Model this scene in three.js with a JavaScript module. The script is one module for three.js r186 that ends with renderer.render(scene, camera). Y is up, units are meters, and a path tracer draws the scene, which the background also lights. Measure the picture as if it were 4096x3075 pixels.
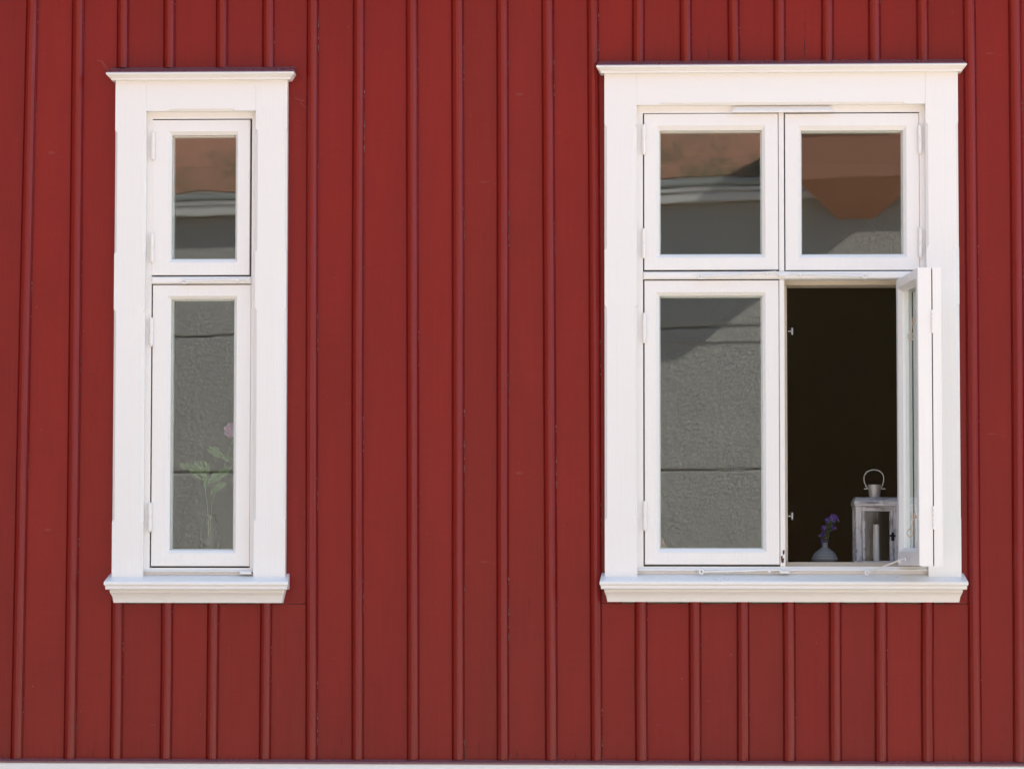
import * as THREE from 'three';
import { mergeGeometries, toCreasedNormals } from 'three/addons/utils/BufferGeometryUtils.js';

/* ---------- camera, sky, sun, exposure ---------- */
const scene = new THREE.Scene();
const F = 11944, CX = 2048, CY = 1537.5;                       // focal length and centre in photograph pixels
const camera = new THREE.PerspectiveCamera(2 * Math.atan(CY / F) * 180 / Math.PI, 4 / 3, 0.1, 400);
const EYE = new THREE.Vector3(0, 1.6, 9);
camera.position.copy(EYE);
camera.rotation.order = 'YXZ';
camera.rotation.set(Math.atan(0.055), Math.atan(0.0388), 0.0008);
camera.focus = 9.0; camera.userData.fStop = 9;
camera.updateMatrixWorld(true);

const sunDir = new THREE.Vector3(3.49, 2.67, -1.79).normalize();
const sun = new THREE.DirectionalLight(new THREE.Color(1.0, 0.92, 0.82), 5.0);
sun.target.position.set(0, 0, 4);
sun.position.copy(sunDir).multiplyScalar(40).add(sun.target.position);
sun.castShadow = true; sun.shadow.radius = 1;
sun.shadow.mapSize.set(4096, 4096);
Object.assign(sun.shadow.camera, { left: -16, right: 16, top: 16, bottom: -16, near: 1, far: 90 });
scene.add(sun, sun.target);

function clearSky() {
  const w = 256, h = 128, d = new Float32Array(w * h * 4), v = new THREE.Vector3();
  for (let j = 0; j < h; j++) for (let i = 0; i < w; i++) {
    const up = (j + 0.5) / h * Math.PI - Math.PI / 2, a = ((i + 0.5) / w - 0.5) * 2 * Math.PI;
    v.set(Math.cos(up) * Math.cos(a), Math.sin(up), Math.cos(up) * Math.sin(a));
    const y = Math.max(v.y, 0), air = Math.pow(1 - y, 3.2), g = Math.max(0, v.dot(sunDir));
    const glow = 0.42 * Math.pow(g, 4) + 0.3 * Math.pow(g, 40);
    const k = (j * w + i) * 4;
    d[k] = 0.20 + 0.16 * air + glow * 0.9; d[k + 1] = 0.315 + 0.145 * air + glow * 0.96; d[k + 2] = 0.49 + 0.11 * air + glow; d[k + 3] = 1;
  }
  const t = new THREE.DataTexture(d, w, h, THREE.RGBAFormat, THREE.FloatType);
  t.mapping = THREE.EquirectangularReflectionMapping; t.magFilter = t.minFilter = THREE.LinearFilter; t.needsUpdate = true;
  return t;
}
scene.background = clearSky(); scene.environment = scene.background;

const renderer = new THREE.WebGLRenderer({ antialias: true });
renderer.toneMapping = THREE.LinearToneMapping;
renderer.toneMappingExposure = 3.05;
renderer.shadowMap.enabled = true;
renderer.setSize(1024, 768);

/* ---------- helpers: photograph pixel -> point on a plane ---------- */
const rayOf = (px, py) => new THREE.Vector3((px - CX) / F, (CY - py) / F, -1).applyQuaternion(camera.quaternion);
function W(px, py, z = 0) { const d = rayOf(px, py), t = (z - EYE.z) / d.z; return new THREE.Vector3(EYE.x + d.x * t, EYE.y + d.y * t, z); }
const wx = (px, py, z = 0) => W(px, py, z).x, wy = (px, py, z = 0) => W(px, py, z).y;

let seed = 20240611;
const rnd = () => { seed = (seed + 0x6D2B79F5) | 0; let t = Math.imul(seed ^ (seed >>> 15), 1 | seed); t = (t + Math.imul(t ^ (t >>> 7), 61 | t)) ^ t; return ((t ^ (t >>> 14)) >>> 0) / 4294967296; };
const rr = (a, b) => a + (b - a) * rnd();

const taken = new Map();
function numbered(n) { const k = taken.get(n) || 0; taken.set(n, k + 1); return k ? n + '_' + String(k).padStart(3, '0') : n; }

/* ---------- procedural textures ---------- */
function lattice(nx, ny, s) { const a = new Float32Array(nx * ny); let q = s * 7919 + 17; for (let i = 0; i < a.length; i++) { q = (Math.imul(q, 1664525) + 1013904223) | 0; let t = Math.imul(q ^ (q >>> 15), 0x2c1b3c6d); a[i] = ((t ^ (t >>> 13)) >>> 0) / 4294967296; } return a; }
function noiseLayer(w, h, nx, ny, s) {                          // one octave of tiling value noise
  const L = lattice(nx, ny, s), out = new Float32Array(w * h), sm = (t) => t * t * (3 - 2 * t);
  for (let j = 0; j < h; j++) {
    const v = j / h * ny, j0 = Math.floor(v), fy = sm(v - j0), r0 = (j0 % ny) * nx, r1 = ((j0 + 1) % ny) * nx;
    for (let i = 0; i < w; i++) {
      const u = i / w * nx, i0 = Math.floor(u), fx = sm(u - i0), a = i0 % nx, b = (i0 + 1) % nx;
      const p = L[r0 + a] + (L[r0 + b] - L[r0 + a]) * fx, q = L[r1 + a] + (L[r1 + b] - L[r1 + a]) * fx;
      out[j * w + i] = p + (q - p) * fy - 0.5;
    }
  }
  return out;
}
function layered(w, h, layers) {                                // layers: [nx, ny, amount]
  const out = new Float32Array(w * h);
  layers.forEach(([nx, ny, a], k) => { const l = noiseLayer(w, h, nx, ny, k + nx * 3 + ny * 11); for (let i = 0; i < out.length; i++) out[i] += a * l[i]; });
  return out;
}
function grey(field, w, h, base = 0.5) {
  const d = new Uint8Array(w * h * 4);
  for (let i = 0; i < w * h; i++) { const v = Math.max(0, Math.min(255, Math.round((base + field[i]) * 255))); d[i * 4] = d[i * 4 + 1] = d[i * 4 + 2] = v; d[i * 4 + 3] = 255; }
  return finish(new THREE.DataTexture(d, w, h), false);
}
function colour(w, h, f) {                                      // f(i, j, k) -> linear rgb
  const d = new Uint8Array(w * h * 4), s = (c) => { c = Math.max(0, Math.min(1, c)); return Math.round(255 * (c <= 0.0031308 ? 12.92 * c : 1.055 * Math.pow(c, 1 / 2.4) - 0.055)); };
  for (let j = 0; j < h; j++) for (let i = 0; i < w; i++) { const k = j * w + i, c = f(i, j, k); d[k * 4] = s(c[0]); d[k * 4 + 1] = s(c[1]); d[k * 4 + 2] = s(c[2]); d[k * 4 + 3] = 255; }
  return finish(new THREE.DataTexture(d, w, h), true);
}
function finish(t, srgb) { t.wrapS = t.wrapT = THREE.RepeatWrapping; t.magFilter = THREE.LinearFilter; t.minFilter = THREE.LinearMipmapLinearFilter; t.generateMipmaps = true; if (srgb) t.colorSpace = THREE.SRGBColorSpace; t.needsUpdate = true; return t; }

const N = 1024;
// painted wood: brush strokes along v, faint saw marks across, dents
const paintField = layered(N, N, [[260, 5, 0.30], [120, 3, 0.26], [34, 2, 0.20], [6, 90, 0.16], [9, 210, 0.10], [300, 300, 0.12], [14, 10, 0.25]]);
const paintBump = grey(paintField, N, N);
const whiteField = layered(N, N, [[300, 8, 0.34], [110, 4, 0.24], [30, 3, 0.16], [240, 240, 0.16], [12, 14, 0.28]]);
const whiteBump = grey(whiteField, N, N);
const roughField = layered(N, N, [[90, 6, 0.16], [18, 9, 0.16], [200, 160, 0.10]]);
const paintRough = grey(roughField, N, N, 0.82);

const redBig = layered(N, N, [[5, 3, 0.5], [11, 5, 0.4], [40, 8, 0.35], [140, 10, 0.22], [7, 120, 0.16], [380, 380, 0.2]]);
const specks = layered(N, N, [[420, 420, 1], [60, 60, 0.35]]), scuff = layered(N, N, [[30, 260, 0.6], [9, 14, 0.8]]);
const redMap = colour(N, N, (i, j, k) => {
  const v = 1 + 0.2 * redBig[k]; let c = [0.206 * v, 0.0088 * v, 0.0058 * v];
  if (specks[k] > 0.615) c = [0.34, 0.15, 0.12];
  else if (scuff[k] > 0.545) { const q = Math.min(1, (scuff[k] - 0.545) * 9) * 0.25; c = [c[0] + (0.30 - c[0]) * q, c[1] + (0.10 - c[1]) * q, c[2] + (0.085 - c[2]) * q]; }
  else if (specks[k] < -0.63) c = [0.07, 0.012, 0.012];
  return c;
});
const whiteStain = layered(N, N, [[7, 5, 0.5], [60, 20, 0.25], [300, 200, 0.2]]);
const whiteMap = colour(N, N, (i, j, k) => { const v = 1 + 0.022 * whiteStain[k]; return specks[k] > 0.655 ? [0.62, 0.56, 0.46] : [0.815 * v, 0.785 * v, 0.742 * v]; });

// battens: u runs once across the profile, v along the length; old grey primer shows in flakes at the right-hand edge
function battenTexture(flaky, s) {
  const w = 64, h = 2048, n1 = layered(w, h, [[16, 420, 0.8], [8, 90, 0.7], [4, 12, 0.9]]), n2 = layered(w, h, [[64, 30, 0.3], [24, 8, 0.3], [12, 300, 0.2]]);
  return colour(w, h, (i, j, k) => {
    const u = i / w, v = 1 + 0.22 * n2[k]; let c = [0.206 * v, 0.0088 * v, 0.0058 * v];
    const edge = u > 0.9 ? 1 : u > 0.84 ? 0.45 : u < 0.05 ? 0.4 : 0.0;
    if (edge && n1[(k + s * 977) % n1.length] * edge > (flaky ? 0.26 : 0.47)) c = n2[k] > 0.03 ? [0.34, 0.27, 0.22] : [0.06, 0.035, 0.03];
    return c;
  });
}
const battenMaps = [battenTexture(false, 1), battenTexture(true, 2)];

const stuccoField = layered(N, N, [[360, 360, 0.22], [210, 210, 0.42], [120, 120, 0.46], [62, 62, 0.28], [17, 17, 0.2]]);
const stuccoBump = grey(stuccoField, N, N);
const stuccoTone = layered(N, N, [[4, 3, 0.5], [12, 9, 0.3], [160, 160, 0.3]]);
const stuccoMap = colour(N, N, (i, j, k) => { const v = 1 + 0.16 * stuccoTone[k] + 0.10 * stuccoField[k]; return [0.65 * v, 0.635 * v, 0.60 * v]; });
const roofTone = layered(512, 512, [[6, 5, 0.5], [20, 14, 0.4], [90, 80, 0.4]]);
const roofMap = colour(512, 512, (i, j, k) => {
  const v = 1 + 0.3 * roofTone[k], low = j / 512, moss = Math.max(0, Math.min(1, (0.2 - low) * 5 + roofTone[k] * 1.6 - 0.25));
  const c = [0.46 * v, 0.215 * v, 0.14 * v]; return [c[0] + (0.13 - c[0]) * moss, c[1] + (0.115 - c[1]) * moss, c[2] + (0.06 - c[2]) * moss];
});
const groundTone = layered(N, N, [[8, 8, 0.5], [40, 40, 0.3], [260, 260, 0.6]]);
const groundMap = colour(N, N, (i, j, k) => { const v = 1 + 0.3 * groundTone[k]; return [0.50 * v, 0.425 * v, 0.335 * v]; });
const oldWood = layered(512, 512, [[160, 6, 0.5], [60, 4, 0.4], [20, 30, 0.5], [9, 9, 0.4]]);
const lanternMap = colour(512, 512, (i, j, k) => { const t = Math.max(0, Math.min(1, (oldWood[k] + 0.42) * 2.4)); return [0.24 + 0.44 * t, 0.23 + 0.42 * t, 0.235 + 0.41 * t]; });
const glassField = (() => { const w = 128, f = layered(w, w, [[3, 2, 0.5], [5, 4, 0.22], [9, 7, 0.08]]), d = new Float32Array(w * w * 4); for (let i = 0; i < w * w; i++) { d[i * 4] = d[i * 4 + 1] = d[i * 4 + 2] = 0.5 + f[i]; d[i * 4 + 3] = 1; } const t = new THREE.DataTexture(d, w, w, THREE.RGBAFormat, THREE.FloatType); return finish(t, false); })();

/* ---------- materials ---------- */
const M = {};
const redTints = [[0.97, 1, 1], [0.92, 0.94, 0.95], [1.03, 1.08, 1.0], [0.95, 1.06, 1.08], [1.0, 0.94, 0.92], [0.94, 1.12, 1.02]];
M.red = redTints.map((t) => new THREE.MeshPhysicalMaterial({ specularIntensity: 0.5, map: redMap, color: new THREE.Color().setRGB(...t), roughness: 0.42, roughnessMap: paintRough, bumpMap: paintBump, bumpScale: 0.0017 }));
M.batten = battenMaps.map((m) => new THREE.MeshPhysicalMaterial({ specularIntensity: 0.75, map: m, roughness: 0.17, roughnessMap: paintRough, bumpMap: paintBump, bumpScale: 0.00035 }));
M.white = new THREE.MeshStandardMaterial({ map: whiteMap, roughness: 0.5, roughnessMap: paintRough, bumpMap: whiteBump, bumpScale: 0.0006 });
M.whiteGloss = new THREE.MeshStandardMaterial({ map: whiteMap, roughness: 0.4, roughnessMap: paintRough, bumpMap: whiteBump, bumpScale: 0.0005 });
M.purple = new THREE.MeshStandardMaterial({ color: new THREE.Color().setRGB(0.19, 0.085, 0.098), roughness: 0.36, roughnessMap: paintRough, bumpMap: paintBump, bumpScale: 0.001 });  // weathered red paint with the bluish sky sheen put into its colour
M.rawWood = new THREE.MeshStandardMaterial({ map: whiteMap, color: new THREE.Color().setRGB(0.72, 0.62, 0.5), roughness: 0.7, bumpMap: whiteBump, bumpScale: 0.001 });
M.rot = new THREE.MeshStandardMaterial({ color: new THREE.Color().setRGB(0.09, 0.045, 0.022), roughness: 0.95, bumpMap: paintBump, bumpScale: 0.003 });
M.seal = new THREE.MeshStandardMaterial({ color: new THREE.Color().setRGB(0.012, 0.012, 0.013), roughness: 0.9 });
M.glass = new THREE.MeshPhysicalMaterial({ color: new THREE.Color().setRGB(0.86, 0.91, 0.885), transmission: 1, thickness: 0, roughness: 0, ior: 1.8, bumpMap: glassField, bumpScale: 0.0003 });
M.innerGlass = new THREE.MeshPhysicalMaterial({ color: new THREE.Color().setRGB(0.86, 0.91, 0.885), transmission: 1, thickness: 0, roughness: 0, ior: 1.75, bumpMap: glassField, bumpScale: 0.00015 });
M.lanternGlass = new THREE.MeshPhysicalMaterial({ color: 0xffffff, transmission: 1, thickness: 0, roughness: 0, ior: 1.5 });
M.room = new THREE.MeshStandardMaterial({ color: new THREE.Color().setRGB(0.70, 0.58, 0.40), roughness: 0.95 });
M.roomFloor = new THREE.MeshStandardMaterial({ color: new THREE.Color().setRGB(0.3, 0.19, 0.1), roughness: 0.6 });
M.stucco = new THREE.MeshStandardMaterial({ map: stuccoMap, roughness: 1, bumpMap: stuccoBump, bumpScale: 0.02 });
M.terracotta = new THREE.MeshStandardMaterial({ map: roofMap, roughness: 0.9 });
M.brownBoard = new THREE.MeshStandardMaterial({ color: new THREE.Color().setRGB(0.5, 0.235, 0.15), roughness: 0.8, bumpMap: paintBump, bumpScale: 0.002 });
M.gutter = new THREE.MeshStandardMaterial({ color: new THREE.Color().setRGB(0.42, 0.44, 0.42), roughness: 0.6 });
M.ground = new THREE.MeshStandardMaterial({ map: groundMap, roughness: 0.95, bumpMap: stuccoBump, bumpScale: 0.006 });
M.concrete = new THREE.MeshStandardMaterial({ map: stuccoMap, color: new THREE.Color().setRGB(0.8, 0.8, 0.82), roughness: 1, bumpMap: stuccoBump, bumpScale: 0.005 });
M.lanternWood = new THREE.MeshStandardMaterial({ map: lanternMap, roughness: 0.8, bumpMap: paintBump, bumpScale: 0.002 });
M.zinc = new THREE.MeshStandardMaterial({ color: new THREE.Color().setRGB(0.55, 0.52, 0.48), roughness: 0.5, metalness: 0.35 });
M.brass = new THREE.MeshStandardMaterial({ color: new THREE.Color().setRGB(0.56, 0.45, 0.36), roughness: 0.45, metalness: 0.5 });
M.steel = new THREE.MeshStandardMaterial({ color: new THREE.Color().setRGB(0.4, 0.4, 0.4), roughness: 0.45, metalness: 0.7 });
M.wax = new THREE.MeshStandardMaterial({ color: new THREE.Color().setRGB(0.86, 0.84, 0.8), roughness: 0.6 });
M.tarred = new THREE.MeshStandardMaterial({ color: new THREE.Color().setRGB(0.07, 0.055, 0.045), roughness: 0.85, bumpMap: paintBump, bumpScale: 0.003 });  // dark so that the added left-hand house mirrors little light
M.web = new THREE.MeshStandardMaterial({ color: new THREE.Color().setRGB(0.34, 0.2, 0.17), roughness: 1 });

/* ---------- geometry builders (world metres) ---------- */
function boxUV(g, along = 'y', scale = 1) {                     // u across, v along the grain, in metres, with an offset of its own
  if (g.index) g = g.toNonIndexed();
  if (!g.attributes.normal) g.computeVertexNormals();
  const p = g.attributes.position, uv = new Float32Array(p.count * 2), a = new THREE.Vector3(), b = new THREE.Vector3(), c = new THREE.Vector3(), n = new THREE.Vector3();
  const ou = rnd(), ov = rnd();
  for (let i = 0; i < p.count; i += 3) {
    a.fromBufferAttribute(p, i); b.fromBufferAttribute(p, i + 1); c.fromBufferAttribute(p, i + 2);
    n.subVectors(b, a).cross(c.sub(a)); const ax = Math.abs(n.x), ay = Math.abs(n.y), az = Math.abs(n.z);
    for (let k = 0; k < 3; k++) {
      a.fromBufferAttribute(p, i + k);
      let s, t; if (az >= ax && az >= ay) { s = a.x; t = a.y; } else if (ax >= ay) { s = a.z; t = a.y; } else { s = a.z; t = a.x; }
      const flip = ay > ax && ay > az;                           // on top faces t already runs along x
      if (along === 'y') { if (flip) [s, t] = [t, s]; } else if (!flip) [s, t] = [t, s];
      uv[(i + k) * 2] = s / scale + ou; uv[(i + k) * 2 + 1] = t / scale + ov;
    }
  }
  g.setAttribute('uv', new THREE.BufferAttribute(uv, 2));
  return g;
}
function fromQuads(quads) {                                     // [[a, b, c, d], ...] counter-clockwise from outside, flat-shaded
  const pos = [];
  for (const [a, b, c, d] of quads) { pos.push(...a, ...b, ...c); if (d) pos.push(...a, ...c, ...d); }
  const g = new THREE.BufferGeometry(); g.setAttribute('position', new THREE.Float32BufferAttribute(pos, 3)); g.computeVertexNormals(); return g;
}
function loft(rings, closedEnds = true) {                        // rings of equal length, each a closed loop
  const q = [], m = rings[0].length;
  for (let r = 0; r + 1 < rings.length; r++) for (let i = 0; i < m; i++) { const j = (i + 1) % m; q.push([rings[r][i], rings[r][j], rings[r + 1][j], rings[r + 1][i]]); }
  if (closedEnds) for (const [ring, back] of [[rings[0], true], [rings[rings.length - 1], false]]) for (let i = 1; i + 1 < m; i++) q.push(back ? [ring[0], ring[i + 1], ring[i]] : [ring[0], ring[i], ring[i + 1]]);
  return fromQuads(q);
}
function solid(x0, x1, y0, y1, z0, z1, b = 0.0015) {            // box with a small chamfer on its front and side edges
  const c = Math.min(b, (x1 - x0) / 3, (y1 - y0) / 3, (z1 - z0) / 3);
  const ring = (i, z) => [[x0 + i, y0 + i, z], [x1 - i, y0 + i, z], [x1 - i, y1 - i, z], [x0 + i, y1 - i, z]];
  return loft([ring(0, z0), ring(0, z1 - c), ring(c, z1)]);
}
function mesh(name, g, mat, parent, along = 'y', scale = 1) {
  const o = new THREE.Mesh(along ? boxUV(g, along, scale) : g, mat); o.name = name; o.castShadow = o.receiveShadow = true; parent.add(o); return o;
}
function group(name, parent = scene) { const g = new THREE.Group(); g.name = parent === scene ? numbered(name) : name; parent.add(g); return g; }
function tag(o, label, category, g) { o.userData.label = label; o.userData.category = category; if (g) o.userData.group = g; return o; }
function tube(points, r, seg = 24, rad = 8, closed = false) { return new THREE.TubeGeometry(new THREE.CatmullRomCurve3(points.map((p) => new THREE.Vector3(...p)), closed), seg, r, rad, closed); }

/* ================= the street ================= */
{
  const g = new THREE.CircleGeometry(160, 48); g.rotateX(-Math.PI / 2);
  const o = mesh('street_ground', g, M.ground, scene, 'y', 1.4); o.userData.kind = 'structure';
}

/* ================= the red house ================= */
const house = group('red_house');
tag(house, 'red board and batten timber house with two white framed windows', 'house');
const BASE_Y = wy(2048, 3041, 0), EAVE_Y = 3.46, WALL_X0 = -4.75, WALL_X1 = 4.85;

// battens: [x at the top, x at the bottom] in photograph pixels (centres), or only above / below a window
const seen = [[-262, -335], [-65, -145], [129, 63], [314, 278], [1250, 1245], [1434.5, 1429], [1648, 1652.5], [1829, 1835], [2008.5, 2013.5], [2190.5, 2206.5], [2371, 2388], [3878, 3905], [4061, 4082], [4245, 4280], [4436, 4480]];
const full = [...Array.from({ length: 18 }, (_, i) => [-262 - 188 * (18 - i), -335 - 191 * (18 - i)]), ...seen, ...Array.from({ length: 24 }, (_, i) => [4436 + 188 * (i + 1), 4480 + 189 * (i + 1)])];
const OFF = 14;                                                   // the battens before the first one measured by number below
const aboveL = [490, 676, 886, 1073], belowL = [463, 662, 846.5, 1058.5];
const aboveR = [2554, 2744.5, 2936, 3119.5, 3311, 3499.5, 3692.5], belowR = [2566.5, 2782, 2974.5, 3159, 3343.5, 3526.5, 3712.5];
const Y_TOP = EAVE_Y - 0.06, Y_BOT = BASE_Y + 0.001;
const JOINT_Y = wy(1180, 2415), CAPL_Y = wy(800, 285), CAPR_Y = wy(3100, 262);
const xAt = (px, y) => { const pt = W(px, 3040), d = W(px, 10); return y < 1.6 ? pt.x : d.x; };
const lineX = (pair, y) => { const a = W(pair[0], 10), b = W(pair[1], 3040), t = (y - b.y) / (a.y - b.y); return b.x + (a.x - b.x) * Math.min(t, 1.05); };

const HALF = [[0.0187, 0], [0.0187, 0.0034], [0.0178, 0.0044], [0.0171, 0.0028], [0.0164, 0.0052], [0.0152, 0.0063], [0.0144, 0.0044], [0.0137, 0.0074], [0.0062, 0.0131], [0.0048, 0.0144], [0.0028, 0.0149], [0.0, 0.0150]];
const PROFILE = [...HALF.slice(0, -1).map(([x, z]) => [-x, z]), ...HALF.slice().reverse()];
function batten(xTop, xBot, y0, y1, flaky) {
  const m = PROFILE.length, segs = Math.max(2, Math.round((y1 - y0) / 0.34)), wob = rr(-0.0014, 0.0014), ph = rnd() * 6, pos = [], uv = [], idx = [], v0 = rnd(), sc = rr(0.96, 1.05), k1 = rnd() < 0.5 ? 1 : 1;
  let run = [0]; for (let i = 1; i < m; i++) run.push(run[i - 1] + Math.hypot(PROFILE[i][0] - PROFILE[i - 1][0], PROFILE[i][1] - PROFILE[i - 1][1]));
  for (let s = 0; s <= segs; s++) {
    const t = s / segs, y = y0 + (y1 - y0) * t, x = xBot + (xTop - xBot) * t + wob * Math.sin(ph + t * 5);
    for (let i = 0; i < m; i++) { pos.push(x + PROFILE[i][0] * sc * k1, y, PROFILE[i][1] + 0.0004); uv.push(run[i] / run[m - 1], y / 2.1 + v0); }
  }
  for (let s = 0; s < segs; s++) for (let i = 0; i + 1 < m; i++) { const a = s * m + i, b = a + 1, c = a + m, d = c + 1; idx.push(a, c, b, b, c, d); }
  idx.forEach((_, q) => { if (q % 3 === 1) { const t = idx[q]; idx[q] = idx[q + 1]; idx[q + 1] = t; } });
  for (const [r, flip] of [[0, true], [segs * m, false]]) for (let i = 1; i + 1 < m; i++) flip ? idx.push(r, r + i + 1, r + i) : idx.push(r, r + i, r + i + 1);
  let g = new THREE.BufferGeometry(); g.setAttribute('position', new THREE.Float32BufferAttribute(pos, 3)); g.setAttribute('uv', new THREE.Float32BufferAttribute(uv, 2)); g.setIndex(idx);
  // faces must look outwards (towards +z)
  g = g.toNonIndexed(); const p = g.attributes.position;
  { const a = new THREE.Vector3().fromBufferAttribute(p, 30 * 1), b = new THREE.Vector3().fromBufferAttribute(p, 31), c = new THREE.Vector3().fromBufferAttribute(p, 32); b.sub(a); c.sub(a); if (b.cross(c).z < 0) { const u = g.attributes.uv; for (let i = 0; i < p.count; i += 3) for (const at of [p, u]) { const n = at.itemSize; for (let k = 0; k < n; k++) { const t = at.array[(i + 1) * n + k]; at.array[(i + 1) * n + k] = at.array[(i + 2) * n + k]; at.array[(i + 2) * n + k] = t; } } } }
  g = toCreasedNormals(g, 0.5);
  mesh('batten', g, M.batten[flaky ? 1 : 0], house, null);
}
full.forEach((b, i) => batten(lineX(b, Y_TOP), lineX(b, Y_BOT), Y_BOT, Y_TOP, i - OFF >= 8 && i - OFF <= 14 && i - OFF !== 10));
aboveL.forEach((x) => batten(wx(x, 200), wx(x, 250), wy(x, 268, 0.02), Y_TOP, false));
belowL.forEach((x, i) => batten(wx(x + 6, 2430), wx(x, 3040), Y_BOT, wy(x, 2400), false));
aboveR.forEach((x) => batten(wx(x, 100), wx(x, 230), wy(x, 245, 0.02), Y_TOP, false));
belowR.forEach((x, i) => batten(wx(x - 2, 2430), wx(x, 3040), Y_BOT, wy(x, 2398), false));

// boards between the battens, each leaning with them; [x left at top, at bottom, x right at top, at bottom, y0, y1]
function board(xlT, xlB, xrT, xrB, y0, y1) {
  const g = 0.002, z = rr(-0.0012, 0.0004), c = 0.0015;
  const ring = (i, zz) => [[xlB + g + i, y0, zz], [xrB - g - i, y0, zz], [xrT - g - i, y1, zz], [xlT + g + i, y1, zz]];
  const o = loft([ring(0, -0.022), ring(0, z - c), ring(c, z)]);
  mesh('board', o, M.red[Math.floor(rnd() * M.red.length)], house, 'y', 1.15);
}
const seamT = full.map((b) => lineX(b, Y_TOP)), seamB = full.map((b) => lineX(b, Y_BOT)), midAt = (i, y) => lineX(full[i], y);
for (let i = 0; i + 1 < full.length; i++) {
  if (i === 7 + OFF || i === 14 + OFF) continue;
  board(seamT[i], seamB[i], seamT[i + 1], seamB[i + 1], Y_BOT, Y_TOP);
}
{ // round the narrow window
  const t = aboveL.map((x) => wx(x, 150)), b = belowL.map((x) => wx(x + 3, 2800));
  const xs = wx(474, 1400); board(seamT[7 + OFF], seamB[7 + OFF], xs, wx(470, 2700), Y_BOT, Y_TOP);
  const tops = [xs, ...t.slice(1), seamT[8 + OFF]], bots = [wx(470, 2700), ...b.slice(1)];
  for (let k = 0; k < 3; k++) board(tops[k], tops[k], tops[k + 1], tops[k + 1], CAPL_Y, Y_TOP);
  board(t[3], t[3], seamT[8 + OFF], midAt(8 + OFF, JOINT_Y), JOINT_Y + 0.001, Y_TOP);
  for (let k = 0; k < 3; k++) board(bots[k], bots[k], bots[k + 1], bots[k + 1], Y_BOT, JOINT_Y - 0.001);
  board(b[3], b[3], midAt(8 + OFF, JOINT_Y), seamB[8 + OFF], Y_BOT, JOINT_Y - 0.001);
}
{ // round the wide window
  const t = [seamT[14 + OFF], ...aboveR.map((x) => wx(x, 150)), seamT[15 + OFF]], b = [seamB[14 + OFF], ...belowR.map((x) => wx(x, 2800)), seamB[15 + OFF]];
  for (let k = 0; k + 1 < t.length; k++) board(t[k], t[k], t[k + 1], t[k + 1], CAPR_Y, Y_TOP);
  const jr = wy(3100, 2414);
  for (let k = 0; k + 1 < b.length; k++) board(b[k], b[k], b[k + 1], b[k + 1], Y_BOT, jr - 0.001);
  board(midAt(14 + OFF, CAPR_Y), midAt(14 + OFF, jr), wx(2490, 1300), wx(2490, 1300), jr + 0.001, CAPR_Y - 0.001);
  board(wx(3770, 1300), wx(3770, 1300), midAt(15 + OFF, CAPR_Y), midAt(15 + OFF, jr), jr + 0.001, CAPR_Y - 0.001);
}
{ // white base board with its red painted ledge, foundation
  const f = 0.045, xa = WALL_X0, xb = WALL_X1, yf = wy(2048, 3050.5, f), t = 0.0045;
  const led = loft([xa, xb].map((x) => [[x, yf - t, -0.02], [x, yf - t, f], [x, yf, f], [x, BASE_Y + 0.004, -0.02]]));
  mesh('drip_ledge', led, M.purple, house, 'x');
  mesh('base_board', solid(xa, xb, 0.72, yf - t - 0.0005, -0.02, f - 0.002, 0.002), M.white, house, 'x');
  mesh('foundation', solid(xa, xb, -0.05, 0.7195, -0.25, 0.01), M.concrete, house, 'x');
}

/* ---- windows ---- */
const Z_CASE = 0.035, Z_SASH = 0.009, Z_BACK = -0.17;
// a rectangle in the plane z from pixel edges: x given at mid height, y at mid width
function rect(l, t, r, b, z) { const my = (t + b) / 2, mx = (l + r) / 2; return { x0: wx(l, my, z), x1: wx(r, my, z), y0: wy(mx, b, z), y1: wy(mx, t, z) }; }
const grow = (q, d, e = d) => ({ x0: q.x0 - d, x1: q.x1 + d, y0: q.y0 - e, y1: q.y1 + e });
const loop = (q, z) => [[q.x0, q.y0, z], [q.x1, q.y0, z], [q.x1, q.y1, z], [q.x0, q.y1, z]];
function frameLoop(rects) {                                      // closed band: rects [[rect, z], ...] around an opening
  const rings = rects.map(([q, z]) => loop(q, z)); rings.push(rings[0]); return loft(rings, false);
}
function casingBoard(parent, x0, x1, y0, y1, chamfers, cut) {    // upright casing board with stopped chamfers on both edges
  const c = 0.0075, s = 0.009, e = 0.0007, stops = [[y0, e]];
  for (const [a, b] of chamfers) stops.push([a, e], [a + s, c], [b - s, c], [b, e]);
  stops.push([y1, e]);
  const ring = ([y, k]) => [[x0, y, 0.0012], [x0, y, Z_CASE - k], [x0 + k, y, Z_CASE], [x1 - k, y, Z_CASE], [x1, y, Z_CASE - k], [x1, y, 0.0012]];
  mesh('casing_board', flipped(loft(stops.map(ring))), M.white, parent, 'y');
}
function flipped(g) { const p = g.attributes.position.array; for (let i = 0; i < p.length; i += 9) for (let k = 0; k < 3; k++) { const t = p[i + 3 + k]; p[i + 3 + k] = p[i + 6 + k]; p[i + 6 + k] = t; } g.computeVertexNormals(); return g; }
function headBoard(parent, x0, x1, y0, y1, cx0, cx1) {           // head casing with a stopped chamfer along its lower edge
  const c = 0.0065, s = 0.008, e = 0.0009, zf = Z_CASE - 0.0005;
  const ring = ([x, k]) => [[x, y0, 0.0012], [x, y0, zf - k], [x, y0 + k, zf], [x, y1, zf], [x, y1, 0.0012]];
  mesh('head_board', loft([[x0, e], [cx0, e], [cx0 + s, c], [cx1 - s, c], [cx1, e], [x1, e]].map(ring)), M.white, parent, 'x');
}
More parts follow.
